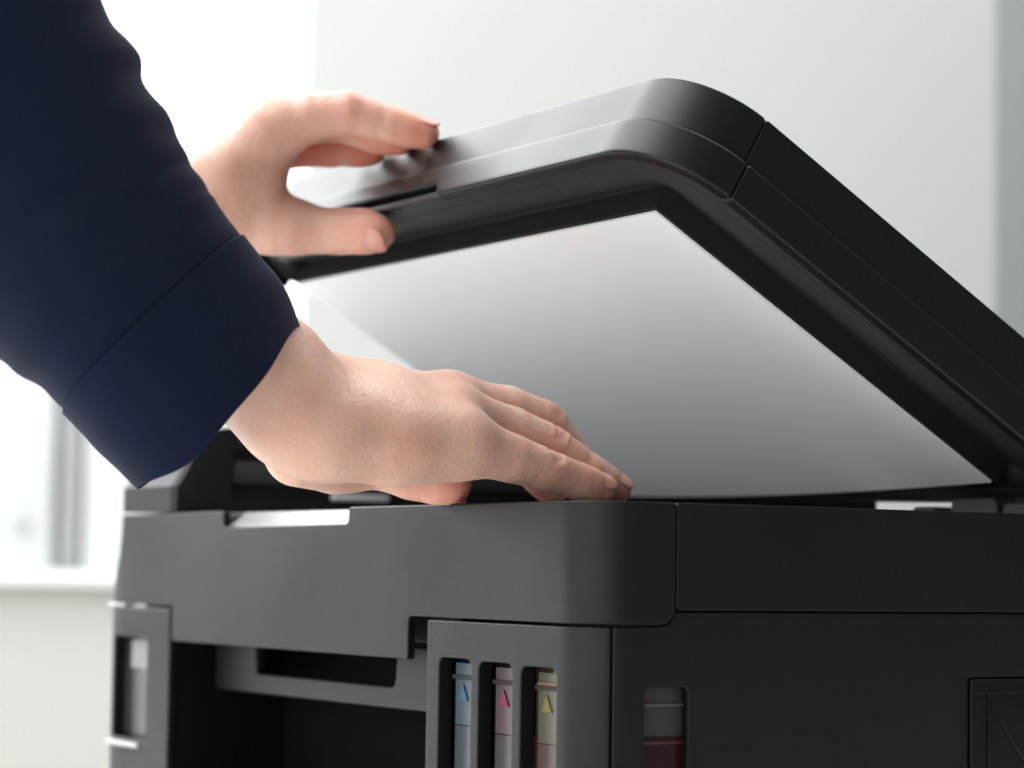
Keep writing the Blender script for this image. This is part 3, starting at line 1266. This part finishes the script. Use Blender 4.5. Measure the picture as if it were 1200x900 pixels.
def catmull(P, t):
    P = np.array(P, float)
    i = int(min(max(t, 0), len(P) - 1.0001))
    f = t - i
    p0, p1, p2, p3 = P[max(i - 1, 0)], P[i], P[min(i + 1, len(P) - 1)], P[min(i + 2, len(P) - 1)]
    return .5 * ((2 * p1) + (-p0 + p2) * f + (2 * p0 - 5 * p1 + 4 * p2 - p3) * f * f + (-p0 + 3 * p1 - 3 * p2 + p3) * f ** 3)


def tube(name, st, t0, t1, n, grow, parent, fold=1.0, hem=None, m=96, caps=False):
    """st: rows (upper xyz, lower xyz, depth half width)"""
    rings = []
    for i in range(n + 1):
        t = t0 + (t1 - t0) * i / n
        r = catmull(st, t)
        up, lo, b = r[0:3], r[3:6], r[6]
        c = (up + lo) / 2
        u = (up - lo) / 2
        ax = np.cross(u, VIEW)
        dpt = VIEW - u * (VIEW @ u) / (u @ u)
        dpt /= np.linalg.norm(dpt)
        axd = np.cross(u / np.linalg.norm(u), dpt)
        ring = []
        for k in range(m):
            a = 2 * PI * k / m
            ca, sa = math.cos(a), math.sin(a)
            ex = .9
            cx = math.copysign(abs(ca) ** ex, ca)
            sx = math.copysign(abs(sa) ** ex, sa)
            gr = grow - (3.2 * max(0, (t - t1 + .07) / .07) ** 2 if hem is not None else 0)
            p = c + u * cx * (1 + gr / 40) + dpt * sx * (b + gr)
            if fold:
                q = Vector((p[0] * .02, p[1] * .012, p[2] * .02))
                q2 = Vector((t * 1.25 + math.sin(a) * .5, a * .35, 3))
                dd = (mnoise.noise(q * 1.3) * 3.4 + mnoise.noise(q2) * 2.2) * fold * min(1, max(0, t - .1) / 1.2 + .12) * (.45 + .55 * abs(math.sin(a)) )
                nn = (u / np.linalg.norm(u)) * ca + dpt * sa
                p = p + nn * dd
            if hem is not None:
                p = p + HEMDIR * hem(t, a)
            ring.append(p)
        rings.append([tuple(q / 1000) for q in ring])
    V, F = loft(rings)
    o = mk(name, V, F, NAVY, parent, angle=180)
    md = o.modifiers.new('thickness', 'SOLIDIFY')
    md.thickness = .0012
    md.offset = -1
    return o


def row(u, l, X, b):
    return (*px3(u[0], u[1], X), *px3(l[0], l[1], X), b)


ST = [row((346, 390), (165, 567), -.088, 27),
      row((319, 340), (121, 520), -.087, 31),
      row((274, 290), (76, 471), -.086, 34),
      row((250, 258), (40, 440), -.084, 37),
      row((236, 236), (4, 415), -.082, 40),
      row((216, 208), (-35, 388), -.080, 43),
      row((203, 178), (-70, 362), -.077, 46),
      row((188, 150), (-110, 330), -.074, 48),
      row((160, 118), (-150, 300), -.071, 50),
      row((154, 84), (-185, 262), -.068, 52),
      row((128, 58), (-225, 225), -.065, 54),
      row((104, 16), (-260, 180), -.062, 56),
      row((75, -40), (-300, 120), -.058, 58),
      row((30, -130), (-360, 30), -.052, 60),
      row((-30, -240), (-430, -80), -.045, 62),
      row((-110, -380), (-520, -200), -.035, 60),
      row((-200, -540), (-620, -340), -.022, 60),
      row((-280, -720), (-720, -500), -.008, 60)]


HEMDIR = px3(345, 476, -.09) - px3(255, 400, -.09)
HEMDIR /= np.linalg.norm(HEMDIR)


def hemf(t, a):
    k = max(0, 1 - t / .9)
    # near side (sin a < 0) of the hem swings a little further out and waves
    return (k ** 1.5) * ((9.0 * math.exp(-((a - 2 * PI + 2.25) / .55) ** 2) + 5.5 * math.exp(-((a - 2 * PI + 1.45) / .5) ** 2)) if a > PI else 0)


sl = tube('sleeve', ST, 1.93, 17, 170, 0, PERSON, fold=1.0, m=120)
tag(sl, 'near navy sleeve filling the upper left corner')
cu = tube('cuff', ST, 0, 2.0, 90, 1.2, sl, fold=.9, hem=hemf, m=120)
ST2 = [row((205, 215), (170, 345), -.283, 26), row((150, 190), (110, 330), -.280, 30), row((80, 165), (40, 320), -.275, 36), row((0, 140), (-30, 320), -.27, 40), row((-100, 110), (-130, 320), -.26, 44), row((-250, 60), (-270, 320), -.25, 48), row((-420, 0), (-440, 280), -.22, 52), row((-600, -80), (-620, 220), -.19, 56)]
sl2 = tube('sleeve', ST2, 0, 7, 70, 0, PERSON, fold=.7, m=80)
tag(sl2, 'far navy sleeve hidden behind the near one')
